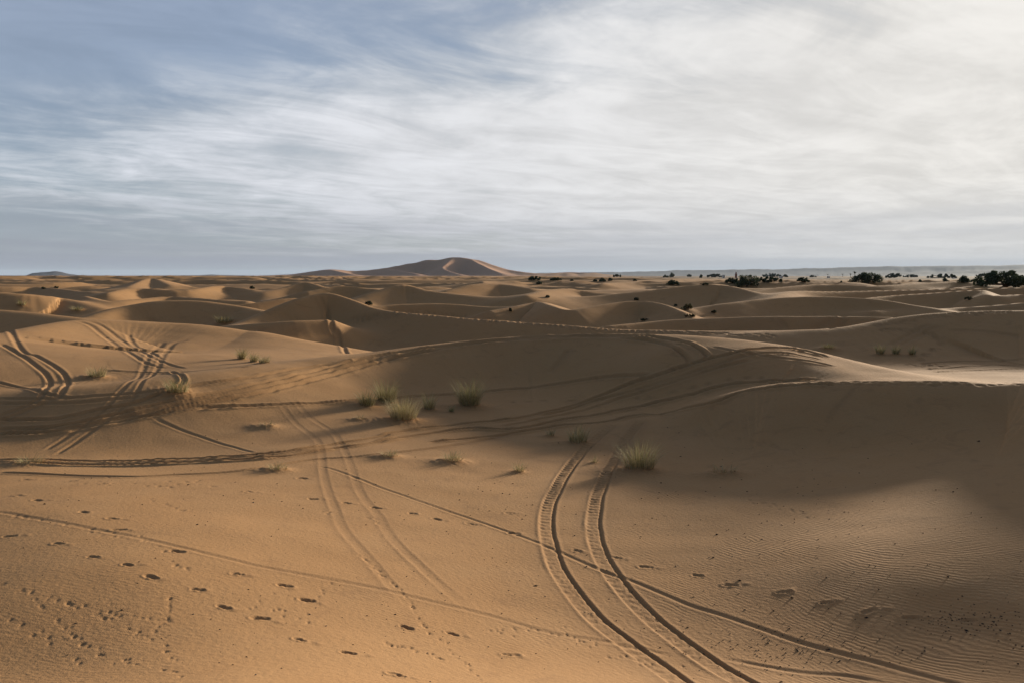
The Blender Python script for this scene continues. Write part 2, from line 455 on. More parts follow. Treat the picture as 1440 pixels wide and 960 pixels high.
# ------------------------------------------------------------------ marks in the sand (photo pixels)
# kind, width m, depth m, points
TR = [
    ('tread', .40, .050, [(905, 588), (888, 607), (872, 630), (855, 662), (842, 690), (836, 715), (834, 740), (839, 768), (852, 796), (878, 832), (912, 868), (956, 903), (1005, 937), (1050, 962), (1095, 985)]),
    ('tread', .40, .050, [(867, 594), (845, 610), (820, 632), (795, 664), (778, 694), (770, 715), (768, 742), (774, 774), (790, 812), (832, 866), (880, 905), (928, 940), (960, 963), (1000, 990)]),
    ('rut', .13, .009, [(-10, 718), (83, 734), (167, 750), (257, 770), (360, 795), (480, 817), (573, 837), (680, 863), (780, 890), (880, 907), (960, 925)]),
    ('rut', .12, .014, [(440, 655), (467, 659), (535, 685), (613, 712), (693, 740), (757, 763), (843, 800), (890, 817), (960, 847), (1010, 863), (1060, 880), (1127, 903), (1227, 930), (1327, 957), (1400, 975)]),
    ('faint', .26, .008, [(379, 552), (397, 570), (417, 595), (445, 617), (452, 635), (455, 665), (462, 692), (470, 712), (484, 745), (520, 787), (563, 837), (607, 873)]),
    ('faint', .26, .008, [(400, 547), (417, 566), (437, 587), (468, 607), (482, 628), (492, 650), (500, 675), (512, 700), (530, 722), (557, 763), (603, 807), (640, 840), (687, 877)]),
    ('line', .15, .120, [(-10, 646), (75, 648), (175, 649), (250, 646), (312, 643), (360, 640), (410, 634), (472, 624), (510, 618), (585, 604), (660, 595), (720, 589), (770, 579), (820, 565), (870, 546), (920, 529), (957, 517), (997, 505), (1045, 494), (1085, 489), (1130, 493), (1170, 503)]),
    ('line', .15, .120, [(-10, 652), (75, 653), (175, 654), (250, 651), (312, 648), (360, 645), (410, 640), (472, 630), (510, 625), (585, 612), (660, 603), (720, 604), (782, 592), (845, 582), (907, 570), (945, 561), (982, 552), (1020, 542), (1080, 536), (1155, 533)]),
    ('line', .15, .110, [(600, 622), (700, 612), (782, 599), (857, 592), (900, 584), (960, 575), (1007, 565), (1045, 551), (1085, 545), (1130, 541), (1180, 540)]),
    ('line', .13, .060, [(757, 585), (832, 565), (895, 548), (945, 533), (982, 521), (1020, 508), (1060, 498), (1110, 497), (1160, 507)]),
    ('line', .13, .060, [(700, 600), (790, 583), (860, 564), (915, 547), (965, 531), (1010, 517), (1060, 506)]),
    ('rut', .20, .045, [(-10, 664), (75, 667), (175, 670), (250, 667), (300, 665), (360, 659), (440, 646), (520, 640), (620, 628), (720, 610)]),
    ('line', .16, .110, [(-10, 611), (50, 609), (100, 604), (200, 586), (250, 576), (360, 554), (422, 539), (485, 523), (547, 505), (610, 492), (660, 484), (720, 478), (800, 474), (860, 474), (900, 478), (932, 483), (952, 492), (965, 503), (970, 513)]),
    ('line', .16, .110, [(-10, 603), (75, 600), (160, 583), (237, 566), (300, 553), (360, 540), (410, 529), (472, 514), (535, 500), (597, 490), (680, 480), (760, 474), (840, 472), (900, 473), (940, 477), (970, 484), (988, 494), (997, 505)]),
    ('line', .13, .090, [(-10, 590), (75, 589), (137, 576), (187, 567), (272, 542), (320, 535), (360, 529), (430, 517), (500, 506)]),
    ('line', .14, .085, [(-10, 607), (90, 602), (180, 586), (245, 571), (330, 553), (400, 538), (470, 520), (540, 503)]),
    ('rut', .18, .050, [(-10, 560), (60, 560), (100, 559), (175, 554), (225, 551), (275, 544)]),
    ('rut', .18, .050, [(-10, 567), (75, 567), (130, 564), (200, 557)]),
    ('rut', .20, .050, [(-10, 535), (30, 545), (60, 552), (100, 560)]),
    ('tyre', .22, .036, [(0, 466), (25, 485), (50, 500), (75, 514), (90, 527), (95, 540), (87, 552), (65, 565), (25, 582), (-10, 595)]),
    ('tyre', .22, .036, [(0, 483), (25, 497), (50, 514), (65, 527), (70, 540), (59, 555), (35, 571), (-10, 588)]),
    ('tyre', .20, .028, [(107, 452), (125, 457), (140, 468), (160, 483), (185, 498), (205, 510), (235, 518)]),
    ('tyre', .20, .028, [(122, 452), (140, 457), (160, 471), (185, 488), (212, 501), (237, 512), (262, 518)]),
    ('tyre', .16, .030, [(180, 470), (190, 487), (200, 493), (225, 505)]),
    ('tyre', .18, .020, [(230, 481), (217, 492), (205, 510), (185, 535), (160, 560), (140, 580), (100, 610), (60, 634)]),
    ('tyre', .18, .020, [(265, 477), (240, 487), (227, 505), (215, 527), (192, 552), (165, 578), (120, 612), (75, 640)]),
    ('tyre', .20, .055, [(240, 521), (255, 527), (258, 536), (248, 545)]),
    ('line', .12, .050, [(135, 520), (175, 522), (217, 524), (300, 519), (360, 515)]),
    ('rut', .12, .018, [(215, 586), (250, 602), (300, 620), (360, 637)]),
    ('line', .10, .090, [(272, 574), (360, 570), (435, 567), (500, 564), (560, 559), (622, 555), (720, 547), (820, 534), (920, 527)]),
    ('line', .16, .050, [(1000, 487), (1045, 496), (1090, 502), (1140, 508), (1180, 516)]),
    ('tyre', .30, .06, [(447, 416), (457, 432), (460, 447), (467, 460), (477, 480), (487, 497)]),
    ('rut', .22, .06, [(1089, 447), (1100, 455), (1106, 463)]),
    ('rut', .22, .06, [(1176, 446), (1162, 454), (1145, 463)]),
    ('rut', .22, .06, [(1195, 446), (1182, 454), (1168, 463)]),
    ('line', .22, .08, [(1292, 512), (1360, 508), (1450, 503)]),
    ('line', .22, .07, [(1300, 519), (1370, 515), (1450, 511)]),
    ('rut', .22, .07, [(1310, 523), (1370, 521), (1450, 518)]),
    ('rut', .24, .05, [(1250, 486), (1270, 476), (1290, 465), (1315, 455)]),
    ('rut', .24, .05, [(1265, 486), (1285, 476), (1302, 466), (1325, 457)]),
    ('rut', .18, .05, [(1330, 465), (1380, 466), (1440, 472)]),
    ('rut', .12, .014, [(1010, 922), (1060, 934), (1120, 944), (1190, 950), (1260, 962)]),
    ('line', .10, .03, [(805, 487), (790, 505), (772, 525)]),
]
FEET = [(40, 674), (97, 676), (143, 679), (28, 696), (55, 703), (115, 719), (162, 729), (172, 744), (18, 753), (85, 764), (127, 782), (182, 794), (217, 812), (245, 774),
        (338, 807), (395, 822), (273, 828), (310, 852), (372, 869), (425, 900), (437, 844), (352, 691), (443, 701), (428, 672), (490, 707), (532, 714), (577, 721),
        (617, 730), (666, 737), (718, 749), (808, 773), (870, 784), (913, 797), (977, 808), (1032, 822), (1097, 832), (1157, 847), (1227, 857), (1288, 868), (1357, 872),
        (567, 880), (640, 892), (712, 920), (495, 918), (563, 950), (720, 721), (375, 599), (508, 590), (1018, 668)]
STEPS = [(946, 551), (975, 544), (996, 539), (1025, 534), (1050, 531), (1070, 531), (720, 565), (742, 564), (763, 563), (803, 563), (848, 562), (895, 560)]
for i in range(26):
    STEPS.append((1090 + i * 14 + random.uniform(-4, 4), 536.5 + random.uniform(-.8, 1.5)))
    STEPS.append((1085 + i * 14 + random.uniform(-4, 4), 539.5 + random.uniform(-.8, 1.5)))


def along(pts, step, jit=0.0):
    P = crm([(a, b, 0) for a, b in pts], 12)[:, :2]
    s = np.r_[0, np.cumsum(np.hypot(*(P[1:] - P[:-1]).T))]
    q = np.arange(0, s[-1], step)
    o = np.c_[np.interp(q, s, P[:, 0]), np.interp(q, s, P[:, 1])]
    return o + rng.normal(0, 1, o.shape) * jit


PRINTS = []          # herd of small animal and bird prints
for pts, st, jt in (([(0, 822), (50, 840), (73, 867), (110, 897), (153, 925), (203, 935), (263, 950)], 4.5, 3.0),
                    ([(0, 721), (83, 735), (140, 748), (213, 763), (237, 787), (267, 807)], 5, 2.2),
                    ([(127, 860), (160, 873), (200, 893), (230, 907), (253, 937)], 5, 2.5),
                    ([(497, 770), (530, 800), (570, 837), (590, 873), (613, 897)], 3.4, 1.3),
                    ([(540, 903), (580, 912), (623, 927)], 2.6, 1.5),
                    ([(680, 887), (780, 889), (880, 926), (960, 935)], 5, 3.0),
                    ([(600, 880), (650, 930), (680, 960)], 5, 2.2),
                    ([(240, 840), (235, 870), (215, 890)], 4, 1.5),
                    ([(60, 840), (150, 862), (240, 872)], 6, 2.0),
                    ([(0, 870), (60, 895), (120, 940)], 6, 5.0),
                    ([(210, 700), (240, 712), (260, 718)], 4, 1.2),
                    ([(100, 672), (200, 680), (300, 682)], 4, 4.0),
                    ([(380, 835), (430, 845), (470, 820)], 5, 2.2),
                    ([(430, 716), (480, 722), (540, 735)], 4.5, 2.5),
                    ([(1205, 542), (1187, 562), (1172, 577), (1164, 592)], 2.2, .5),
                    ([(1298, 560), (1283, 568), (1274, 577)], 2.4, .5),
                    ([(1052, 702), (1095, 712), (1150, 725)], 4, 2.0),
                    ([(350, 850), (400, 862), (440, 876)], 6, 4.0),
                    ([(1040, 617), (1075, 624), (1110, 630)], 4, 1.6)):
    PRINTS += [tuple(p) for p in along(pts, st, jt)]
CROWD = []           # trampled bits on the mid dunes
for pts, st, jt in (([(495, 449), (540, 441), (600, 442), (660, 448), (720, 453), (800, 460), (880, 465), (1000, 469), (1090, 472)], 3.6, 1.0),
                    ([(500, 452), (530, 446), (560, 443)], 3, 1.6),
                    ([(1225, 460), (1300, 447), (1360, 442), (1420, 439)], 3.5, 1.3),
                    ([(1240, 463), (1300, 468), (1322, 480), (1318, 488), (1300, 498), (1290, 510)], 3.2, 1.5),
                    ([(1275, 513), (1300, 514), (1330, 513)], 5, 1.0)):
    CROWD += [tuple(p) for p in along(pts, st, jt)]

# tufts: base px, base py, width px, height px, dryness 0..1, number of blades, label
TUFTS = [
    (340, 505, 12, 15, .35, 120, 'small upright grass tuft on the lit left slope, darker one of a touching trio'),
    (357, 509, 11, 12, .5, 110, 'middle tuft of the trio at the foot of the lit left slope'),
    (372, 511, 17, 9, .9, 130, 'low sunlit yellow tuft at the right end of the trio on the left slope'),
    (136, 531, 28, 11, .55, 160, 'squat grass clump on a sand mound right of the hairpin tyre tracks'),
    (250, 554, 36, 15, .4, 200, 'wide thin tuft at the shaded foot of the left slope above the crest tracks'),
    (42, 653, 38, 12, .6, 140, 'sprawling sparse tuft at the left edge beside the double wheel line'),
    (516, 571, 26, 18, .3, 190, 'left lower tuft of the dark green pair on the dark mound'),
    (543, 567, 30, 26, .3, 260, 'tallest dark green tuft on the dark mound, right one of the pair'),
    (567, 592, 44, 29, .8, 340, 'largest clump, straw yellow and bushy, in front of the dark green pair'),
    (603, 576, 20, 20, .45, 110, 'slim upright tuft between the yellow clump and the round green clump'),
    (660, 572, 36, 29, .45, 330, 'round green clump with yellow base right of the yellow clump'),
    (635, 579, 8, 11, .4, 40, 'tiny tuft just left of the round green clump'),
    (390, 661, 32, 9, .8, 90, 'flat sparse straw tuft just below the double wheel line, left of the faint wheel pair'),
    (549, 642, 26, 8, .8, 90, 'flat windblown tuft right of the faint wheel pair on a small mound'),
    (637, 649, 34, 12, .8, 120, 'low pale tuft leaning right on rippled sand in mid foreground'),
    (730, 663, 16, 14, .55, 60, 'small sparse tuft standing left of the treaded tracks near the lit sand'),
    (812, 623, 32, 18, .35, 150, 'green tuft touching the left treaded track near the track junction'),
    (773, 613, 14, 10, .5, 45, 'thin little tuft left of the green tuft by the treaded track'),
    (899, 662, 50, 30, .5, 300, 'big spiky fountain shaped tuft standing right of the treaded tracks'),
    (835, 650, 9, 9, .5, 24, 'tiny sprig growing between the two treaded tracks'),
    (506, 590, 18, 5, .9, 40, 'flat wisp of dead grass on a dark mound left of the yellow clump'),
    (1238, 498, 12, 12, .2, 90, 'leftmost of three short tufts in the shaded hollow at right'),
    (1260, 498, 11, 12, .2, 80, 'middle of three short tufts in the shaded hollow at right'),
    (1283, 499, 9, 11, .25, 70, 'rightmost of three short tufts in the shaded hollow at right'),
    (315, 456, 24, 9, .6, 150, 'yellowish tuft on the low saddle behind the lit left slope'),
    (108, 438, 17, 6, .6, 90, 'yellow green tuft behind the crest of the lit left dune'),
    (30, 430, 13, 6, .4, 60, 'dim tuft on the dark far dune at the left edge'),
    (1165, 491, 22, 5, .3, 70, 'flat green tuft just behind the bright dome at right'),
    (376, 600, 26, 3, .7, 40, 'flattened dark remnant of grass in the shaded hollow left of the faint wheel pair'),
    (1018, 667, 44, 3, .7, 40, 'flattened dead grass scrap on smooth sand at mid right'),
]
# desert shrubs: base px, py, width, height, label
SHRUBS = [
    (968, 438, 19, 10, 'round green shrub in the hollow below the large dark dune right of centre'),
    (950, 431, 6, 3, 'tiny shrub on the sand up and left of the round green shrub'),
    (895, 423, 9, 4, 'low dark shrub on the crest of the middle dune right of centre'),
    (718, 438, 5, 5, 'small black stubby shrub alone on pale sand near the centre'),
    (519, 429, 12, 5, 'dark shrub in the dip right of the pointed dune'),
    (770, 419, 7, 3, 'tiny dark shrub on the pale dune right of centre'),
    (354, 406, 7, 4, 'small dark shrub among the far dunes at left of centre'),
    (1362, 422, 13, 4, 'low dark shrub on the far right dune under the bright slip face'),
    (906, 452, 14, 3, 'low dark shrub on the flat pale sand band right of centre'),
    (970, 447, 16, 4, 'straw coloured low bush below the round green shrub'),
    (1004, 441, 9, 4, 'small pale bush right of the round green shrub'),
]
# trees and big bushes on the plain: base px, base py, width, height, distance, label
TREES = [
    (1051, 403.5, 33, 18, 330, 'largest dark bushy tree right of the tower, rounded crown down to the sand'),
    (1029, 398, 19, 8, 420, 'low dark bush just left of the largest bushy tree near the tower'),
    (1078, 396.5, 34, 8, 460, 'long low dark bush right of the largest bushy tree near the tower'),
    (1084, 389.5, 26, 5, 1500, 'distant flat tree group behind the long low bush'),
    (1129, 396.5, 16, 7, 480, 'lone dark rounded bush between the two big dark bushes at right'),
    (1218, 399, 43, 17, 380, 'broad dark bushy tree with ragged top at right, second largest'),
    (1257, 391, 22, 7, 900, 'dark domed tree right of and behind the broad ragged tree'),
    (1281, 390, 18, 4, 1300, 'small far bush right of the dark domed tree'),
    (1325, 391, 40, 6, 1100, 'long distant row-like thicket at far right before the plateau'),
    (1329, 396, 8, 6, 560, 'small round bush in front of the long distant thicket'),
    (1355, 397.5, 18, 11, 520, 'dark upright bushy tree left of the huge bush at the right edge'),
    (1370, 397.5, 10, 6, 520, 'small round bush touching the left of the huge bush at the right edge'),
    (1413, 403, 76, 24, 330, 'huge dark bushy tree cut by the right edge of the view'),
    (1384, 391, 20, 7, 900, 'far dark tree behind and left of the huge bush'),
    (1294, 396, 4, 3, 560, 'tiny lone bush on the pale plain right of the broad ragged tree'),
    (1183, 397, 3, 2, 500, 'tiny bush on the crest left of the broad ragged tree'),
    (946, 401, 16, 8, 360, 'dark low bush on the crest line, front one left of the tower'),
    (945, 390, 9, 7, 900, 'dark rounded tree on the skyline left of the white hut'),
    (1005, 390, 19, 5, 1100, 'flat dark thicket just left of the white hut'),
    (969, 389.5, 8, 4, 1200, 'small skyline bush between the rounded tree and the flat thicket'),
    (936, 389, 9, 2.5, 1300, 'thin far thicket left of the rounded skyline tree'),
    (986, 389, 4, 3, 1200, 'tiny skyline bush beside the flat thicket'),
    (991, 400, 9, 3, 380, 'low small bush beside the large dark dune crest'),
    (752, 394, 18, 6, 560, 'dark wide bush at the foot of the great dune, back one of two'),
    (758, 400, 10, 5, 400, 'small dark bush in front of the wide bush by the great dune'),
    (782, 394, 16, 4, 620, 'low wide bush right of the pair at the foot of the great dune'),
    (804, 395, 4, 2, 600, 'tiny bush on pale sand right of the low wide bush'),
    (837, 396, 6, 3.5, 560, 'leftmost small bush of a short row at centre right'),
    (847, 396, 9, 5.5, 560, 'roundest bush in the middle of a short row at centre right'),
    (858, 395, 9, 4.5, 580, 'last wide bush of the short row at centre right'),
    (868, 389.5, 12, 4, 1100, 'domed skyline bush above the short row'),
    (893, 395, 5, 2.5, 600, 'tiny bush midway between the short row and the front crest bush'),
    (1104, 390, 7, 4, 1500, 'small far tree right of the distant flat group'),
    (1143, 390, 9, 3, 1600, 'thin far tree line piece left of the distant palms'),
    (61, 406, 9, 3, 300, 'dark low bush among far dunes at left'),
    (79, 405, 6, 3, 300, 'smaller dark bush right of the low one among far left dunes'),
]
PALMS = [
    (1202, 391.5, 8, 9, 900, 'tallest date palm standing left of the broad ragged tree'),
    (1196, 391, 5, 6, 900, 'shorter date palm just left of the tallest palm'),
    (1185, 389.5, 5, 4, 1200, 'small far palm well left of the tallest palm'),
    (1164, 389.5, 4, 3.5, 1500, 'leftmost far palm standing alone on the plain'),
]

# gather every pixel that has to land on the sand and cast them in one go
_jobs = []
for i, t in enumerate(TR):
    _jobs += [(p[0], p[1]) for p in t[3]]
nt = len(_jobs)
_jobs += FEET + STEPS + PRINTS + CROWD + [(t[0], t[1]) for t in TUFTS] + [(t[0], t[1]) for t in SHRUBS]
CP, COK = cast(_jobs)
_k = 0
TRK = []
for kind, wd, dp, pts in TR:
    Q = CP[_k:_k + len(pts)]
    ok = COK[_k:_k + len(pts)]
    _k += len(pts)
    Q = Q[ok]
    if len(Q) < 2:
        continue
    # break the line where it jumps behind a crest
    run = [Q[0]]
    for a, b in zip(Q[:-1], Q[1:]):
        if np.hypot(*(b - a)[:2]) > 0.30 * np.hypot(*a[:2]) + 5:
            if len(run) > 1:
                TRK.append((kind, wd, dp, np.array(run)))
            run = []
        run.append(b)
    if len(run) > 1:
        TRK.append((kind, wd, dp, np.array(run)))


def take(lst):
    global _k
    o = CP[_k:_k + len(lst)]
    _k += len(lst)
    return o


P_FEET, P_STEPS, P_PRINTS, P_CROWD, P_TUFT, P_SHRUB = [take(l) for l in (FEET, STEPS, PRINTS, CROWD, TUFTS, SHRUBS)]

# ------------------------------------------------------------------ terrain grid (polar, fine where the eye can see it)
half = R(32.6)
inner = np.linspace(-half, half, 861)
side = half + (math.pi - half) * (np.linspace(0, 1, 61)[1:] ** 2.1)
az = np.r_[-side[::-1], inner, side]           # from -pi to pi, closed
rad = np.r_[0.6, np.linspace(1.2, 7.4, 16), 7.6 * np.exp(np.arange(0, math.log(48 / 7.6), 0.0027)), 48 * np.exp(np.arange(0, math.log(125 / 48), 0.0037)), 125 * np.exp(np.arange(0, math.log(1600 / 125), 0.0085)),
            1600 * np.exp(np.arange(0, math.log(3500 / 1600), 0.022)), 3500 * np.exp(np.arange(0, math.log(4700 / 3500), 0.0045)), 4700 * np.exp(np.arange(0, math.log(60000 / 4700), 0.06))]
NA, NR = len(az), len(rad)
AZ, RD = np.meshgrid(az, rad)                   # rows = radius
GX = RD * np.sin(AZ)
GY = RD * np.cos(AZ)
GZ = height0(GX.ravel(), GY.ravel()).reshape(GX.shape)


def window(x0, x1, y0, y1):
    """grid rows and columns that cover a box in front of the camera"""
    cs = [(x0, y0), (x0, y1), (x1, y0), (x1, y1)]
    a = [math.atan2(x, y) for x, y in cs]
    rr = [math.hypot(x, y) for x, y in cs]
    rmin = math.hypot(max(x0, min(0, x1)), max(y0, 0))
    i0, i1 = np.searchsorted(rad, min(rr + [rmin])) - 1, np.searchsorted(rad, max(rr)) + 1
    j0, j1 = np.searchsorted(az, min(a)) - 1, np.searchsorted(az, max(a)) + 1
    return slice(max(i0, 0), i1), slice(max(j0, 0), j1)


DZ = np.zeros_like(GZ)
WEAR_SHADE = np.zeros_like(GZ)                        # where sand was disturbed: ripples are wiped out, rut shade is painted in
for ti, (kind, wd, dp, Q) in enumerate(TRK):
    P = crm(Q, 8)
    pad = 1.2 + wd * 2
    dist = {}
    D_ = np.full(GZ.shape, np.inf, dtype=np.float32)
    S_ = np.zeros(GZ.shape, dtype=np.float32)
    E_ = np.zeros(GZ.shape, dtype=np.float32)
    I0, I1, J0, J1 = 10 ** 9, 0, 10 ** 9, 0
    s0 = 0.0
    for a, b in zip(P[:-1], P[1:]):
        L = math.hypot(b[0] - a[0], b[1] - a[1])
        if L < 1e-4:
            continue
        ri, ci = window(min(a[0], b[0]) - pad, max(a[0], b[0]) + pad, min(a[1], b[1]) - pad, max(a[1], b[1]) + pad)
        I0, I1, J0, J1 = min(I0, ri.start), max(I1, ri.stop), min(J0, ci.start), max(J1, ci.stop)
        x, y = GX[ri, ci], GY[ri, ci]
        ux, uy = (b[0] - a[0]) / L, (b[1] - a[1]) / L
        t = np.clip((x - a[0]) * ux + (y - a[1]) * uy, 0, L)
        ex, ey = x - a[0] - t * ux, y - a[1] - t * uy
        d = np.hypot(ex, ey)
        u = d < D_[ri, ci]
        sg = np.sign(ex * 1.0 + 1e-9)            # + = on the right-hand side in the world (towards the sun)
        D_[ri, ci][u] = d[u]
        S_[ri, ci][u] = (s0 + t)[u]
        E_[ri, ci][u] = sg[u]
        s0 += L
    if s0 == 0:
        continue
    ri, ci = slice(I0, I1), slice(J0, J1)
    d, s, e = D_[ri, ci].astype(float), S_[ri, ci].astype(float), E_[ri, ci].astype(float)
    d = np.where(np.isfinite(d), d, 99.0)
    rr = RD[ri, ci]
    w_ = np.maximum(wd, rr * np.where(rr < 48, 0.0042, 0.0052))
    ends = sstep(0, 0.6, s) * sstep(0, 0.6, s0 - s)
    if kind == 'faint':
        ends = sstep(0, 3, s) * sstep(0, 3, s0 - s)
    q = d * e                                    # signed offset
    jit = vnoise(s * 1.3, s * 0 + ti * 7.0, 61) - 0.5
    pat = 0.75 + 0.5 * vnoise(s * 0.5, s * 0 + ti * 3.0, 63)
    if kind == 'tread':
        hw = 0.19
        q = q + .02 * jit
        bed = sstep(hw + .02, hw - .03, d)
        fade_ = sstep(17, 10, s)
        lug = np.tanh(2.2 * np.sin(s * 2 * math.pi / 0.30 + 2.2 * (q / hw) ** 2)) * (.15 + .85 * fade_) * (.6 + .8 * vnoise(s * 3.0, q * 9, 77))
        z = bed * (-dp * .28 + 0.016 * lug)
        gro = np.exp(-((q - hw * 1.0) / 0.032) ** 2)
        z += -0.050 * gro * (.5 + .5 * sstep(3, 8, s))
        z += 0.010 * np.exp(-((q - hw * 1.4) / 0.05) ** 2) * pat
        z += 0.010 * np.exp(-((q + hw * 1.2) / 0.05) ** 2) * (pat + jit * 1.6)
        z += bed * (vnoise(GX[ri, ci] / .07, GY[ri, ci] / .09, 79) - .5) * .012
    elif kind == 'tyre':
        z = -dp * np.exp(-(d / (w_ * .5)) ** 4) + dp * .55 * np.exp(-((d - w_ * .85) / (w_ * .35)) ** 2) * pat
    elif kind == 'line':
        z = -dp * np.exp(-((q + jit * .05) / (w_ * .55)) ** 2) + dp * .5 * np.exp(-((d - w_ * 1.2) / (w_ * .5)) ** 2) * (pat + jit)
        z *= 0.7 + 0.6 * vnoise(s * 2.2, s * 0 + ti, 67)
    elif kind == 'rut':
        z = -dp * np.exp(-((q + jit * .05) / (w_ * .55)) ** 2) + dp * .5 * np.exp(-((d - w_ * 1.0) / (w_ * .4)) ** 2) * pat
    else:
        z = -dp * .6 * np.exp(-(d / (w_ * .5)) ** 4) + dp * .6 * np.exp(-((d - w_ * .6) / (w_ * .22)) ** 2) * (pat + jit)
    DZ[ri, ci] += z * ends
    WEAR_SHADE[ri, ci] = np.maximum(WEAR_SHADE[ri, ci], ends * np.exp(-(d / (w_ * 1.3)) ** 4))


def dent(P, lx, ly, dp, rim, ang, sz=1.0, sharp=2):
    """oval hollow with a pushed-up rim"""
    r0 = max(math.hypot(P[0], P[1]), 1)
    lx = max(lx * sz, r0 * 0.0020)
    ly = max(ly * sz, r0 * 0.0034)
    pad = 3.0 * max(lx, ly)
    ri, ci = window(P[0] - pad, P[0] + pad, P[1] - pad, P[1] + pad)
    x, y = GX[ri, ci] - P[0], GY[ri, ci] - P[1]
    ca, sa = math.cos(ang), math.sin(ang)
    u = (x * ca + y * sa) / lx
    v = (-x * sa + y * ca) / ly
    q = np.sqrt(u * u + v * v)
    DZ[ri, ci] += -dp * np.exp(-q ** (2 * sharp)) + rim * np.exp(-((q - 1.35) / .33) ** 2)
    WEAR_SHADE[ri, ci] = np.maximum(WEAR_SHADE[ri, ci], np.exp(-(q / 1.6) ** 4))


for i, P in enumerate(P_FEET):
    a_ = random.uniform(-.5, .3)
    k_ = random.uniform(.75, 1.1)
    dp_ = random.choice((.015, .022, .032, .045))
    dent(P, .085 * k_, .062 * k_, dp_, .012, a_, sharp=1)                                        # heel
    o_ = .13 * k_ * random.choice((-1, 1))
    dent((P[0] + o_ * math.cos(a_), P[1] + o_ * math.sin(a_)), .105 * k_, .07 * k_, dp_ * random.uniform(.6, 1.0), .014, a_, sharp=1)
    dent((P[0] + random.uniform(.2, .32), P[1] + random.uniform(-.08, .08)), .09, .06, -.012, 0, random.uniform(-1, 1), sharp=1)   # kicked sand
for P in P_STEPS:
    dent(P, random.uniform(.12, .2), .09, random.uniform(.03, .06), .012, random.uniform(-.3, .3), sharp=1)
for P in P_PRINTS:
    if random.random() < .45:
        continue
    dent(P, random.uniform(.014, .028), random.uniform(.012, .024), random.uniform(.008, .020), .002, 0, 1.0, sharp=1)
for P in P_CROWD:
    dent(P, random.uniform(.12, .22), .13, random.uniform(.03, .07), .02, random.uniform(-.6, .6))
# sand caught by the plants, with a tail downwind
for (px, py, wpx, hpx, dry, nb, lab), P in zip(TUFTS, P_TUFT):
    D = P[1]
    wm = wpx * D / FPX
    mh = min(0.13 * wm, 0.20)
    pad = wm * 3 + .3
    ri, ci = window(P[0] - pad, P[0] + pad, P[1] - pad, P[1] + pad)
    x, y = GX[ri, ci] - P[0], GY[ri, ci] - P[1]
    xs = np.where(x < 0, x / 1.7, x / 1.0)
    q = np.sqrt((xs / (wm * .62)) ** 2 + (y / (wm * .55)) ** 2)
    lump = 0.75 + 0.5 * vnoise(x / .12 + px, y / .12, 71)
    DZ[ri, ci] += mh * np.exp(-q ** 2) * lump
    WEAR_SHADE[ri, ci] = np.maximum(WEAR_SHADE[ri, ci], np.exp(-q ** 2))
for (px, py, wpx, hpx, lab), P in zip(SHRUBS, P_SHRUB):
    D = P[1]
    wm = wpx * D / FPX
    ri, ci = window(P[0] - wm * 3, P[0] + wm * 3, P[1] - wm * 3, P[1] + wm * 3)
    x, y = GX[ri, ci] - P[0], GY[ri, ci] - P[1]
    DZ[ri, ci] += min(.12 * wm, .4) * np.exp(-(x * x + y * y) / (wm * .7) ** 2)

# wind-combed slip marks on the upper left slope
mk, _ = cast([(85, 472)])
ri, ci = window(mk[0][0] - 12, mk[0][0] + 12, mk[0][1] - 8, mk[0][1] + 8)
x, y = GX[ri, ci] - mk[0][0], GY[ri, ci] - mk[0][1]
rills = np.maximum(vnoise((x + y * .45) / .42, y / 3.5, 81) - .55, 0) * np.exp(-(x / 4.5) ** 2 - (y / 2.6) ** 2)
DZ[ri, ci] -= 0.0 * rills
# ripples tall enough to be shaped at close range
ang = 0.25
ph = (GX * math.sin(ang) + GY * math.cos(ang))
near = sstep(24, 12, RD)
rip_mask = sstep(.42, .62, fbm(GX / 5.0, GY / 5.0, 91, 2))
GZ2 = GZ + DZ


def ground(x, y):
    """height of the finished sand by lookup"""
    r, a = math.hypot(x, y), math.atan2(x, y)
    i = min(max(np.searchsorted(rad, r) - 1, 0), NR - 2)
    j = min(max(np.searchsorted(az, a) - 1, 0), NA - 2)
    fi = (r - rad[i]) / (rad[i + 1] - rad[i])
    fj = (a - az[j]) / (az[j + 1] - az[j])
    fi = min(max(fi, 0), 1)
    return float((GZ2[i, j] * (1 - fj) + GZ2[i, j + 1] * fj) * (1 - fi) + (GZ2[i + 1, j] * (1 - fj) + GZ2[i + 1, j + 1] * fj) * fi)


# mesh; the seam behind the camera is shared, the middle is closed with a fan
cols = NA - 1
V3 = np.stack([GX[:, :cols], GY[:, :cols], GZ2[:, :cols]], -1).reshape(-1, 3)
cidx = NR * cols
V3 = np.vstack([V3, [[0, 0, float(GZ2[0].mean())]]])
ii, jj = np.meshgrid(np.arange(NR - 1), np.arange(cols), indexing='ij')
jn = (jj + 1) % cols
quads = np.stack([ii * cols + jj, ii * cols + jn, (ii + 1) * cols + jn, (ii + 1) * cols + jj], -1).reshape(-1, 4)[:, ::-1]
tris = np.stack([np.full(cols, cidx), (np.arange(cols) + 1) % cols, np.arange(cols)], -1)
me = bpy.data.meshes.new('sand')
me.vertices.add(len(V3))
me.vertices.foreach_set('co', V3.ravel())
loops = np.r_[quads.ravel(), tris.ravel()]
me.loops.add(len(loops))
me.loops.foreach_set('vertex_index', loops.astype(np.int32))
nq, ntr = len(quads), len(tris)
me.polygons.add(nq + ntr)
me.polygons.foreach_set('loop_start', np.r_[np.arange(nq) * 4, nq * 4 + np.arange(ntr) * 3].astype(np.int32))
me.polygons.foreach_set('loop_total', np.r_[np.full(nq, 4), np.full(ntr, 3)].astype(np.int32))
me.update()
me.polygons.foreach_set('use_smooth', np.ones(nq + ntr, dtype=bool))
at_w = me.attributes.new('wear_shade', 'FLOAT', 'POINT')
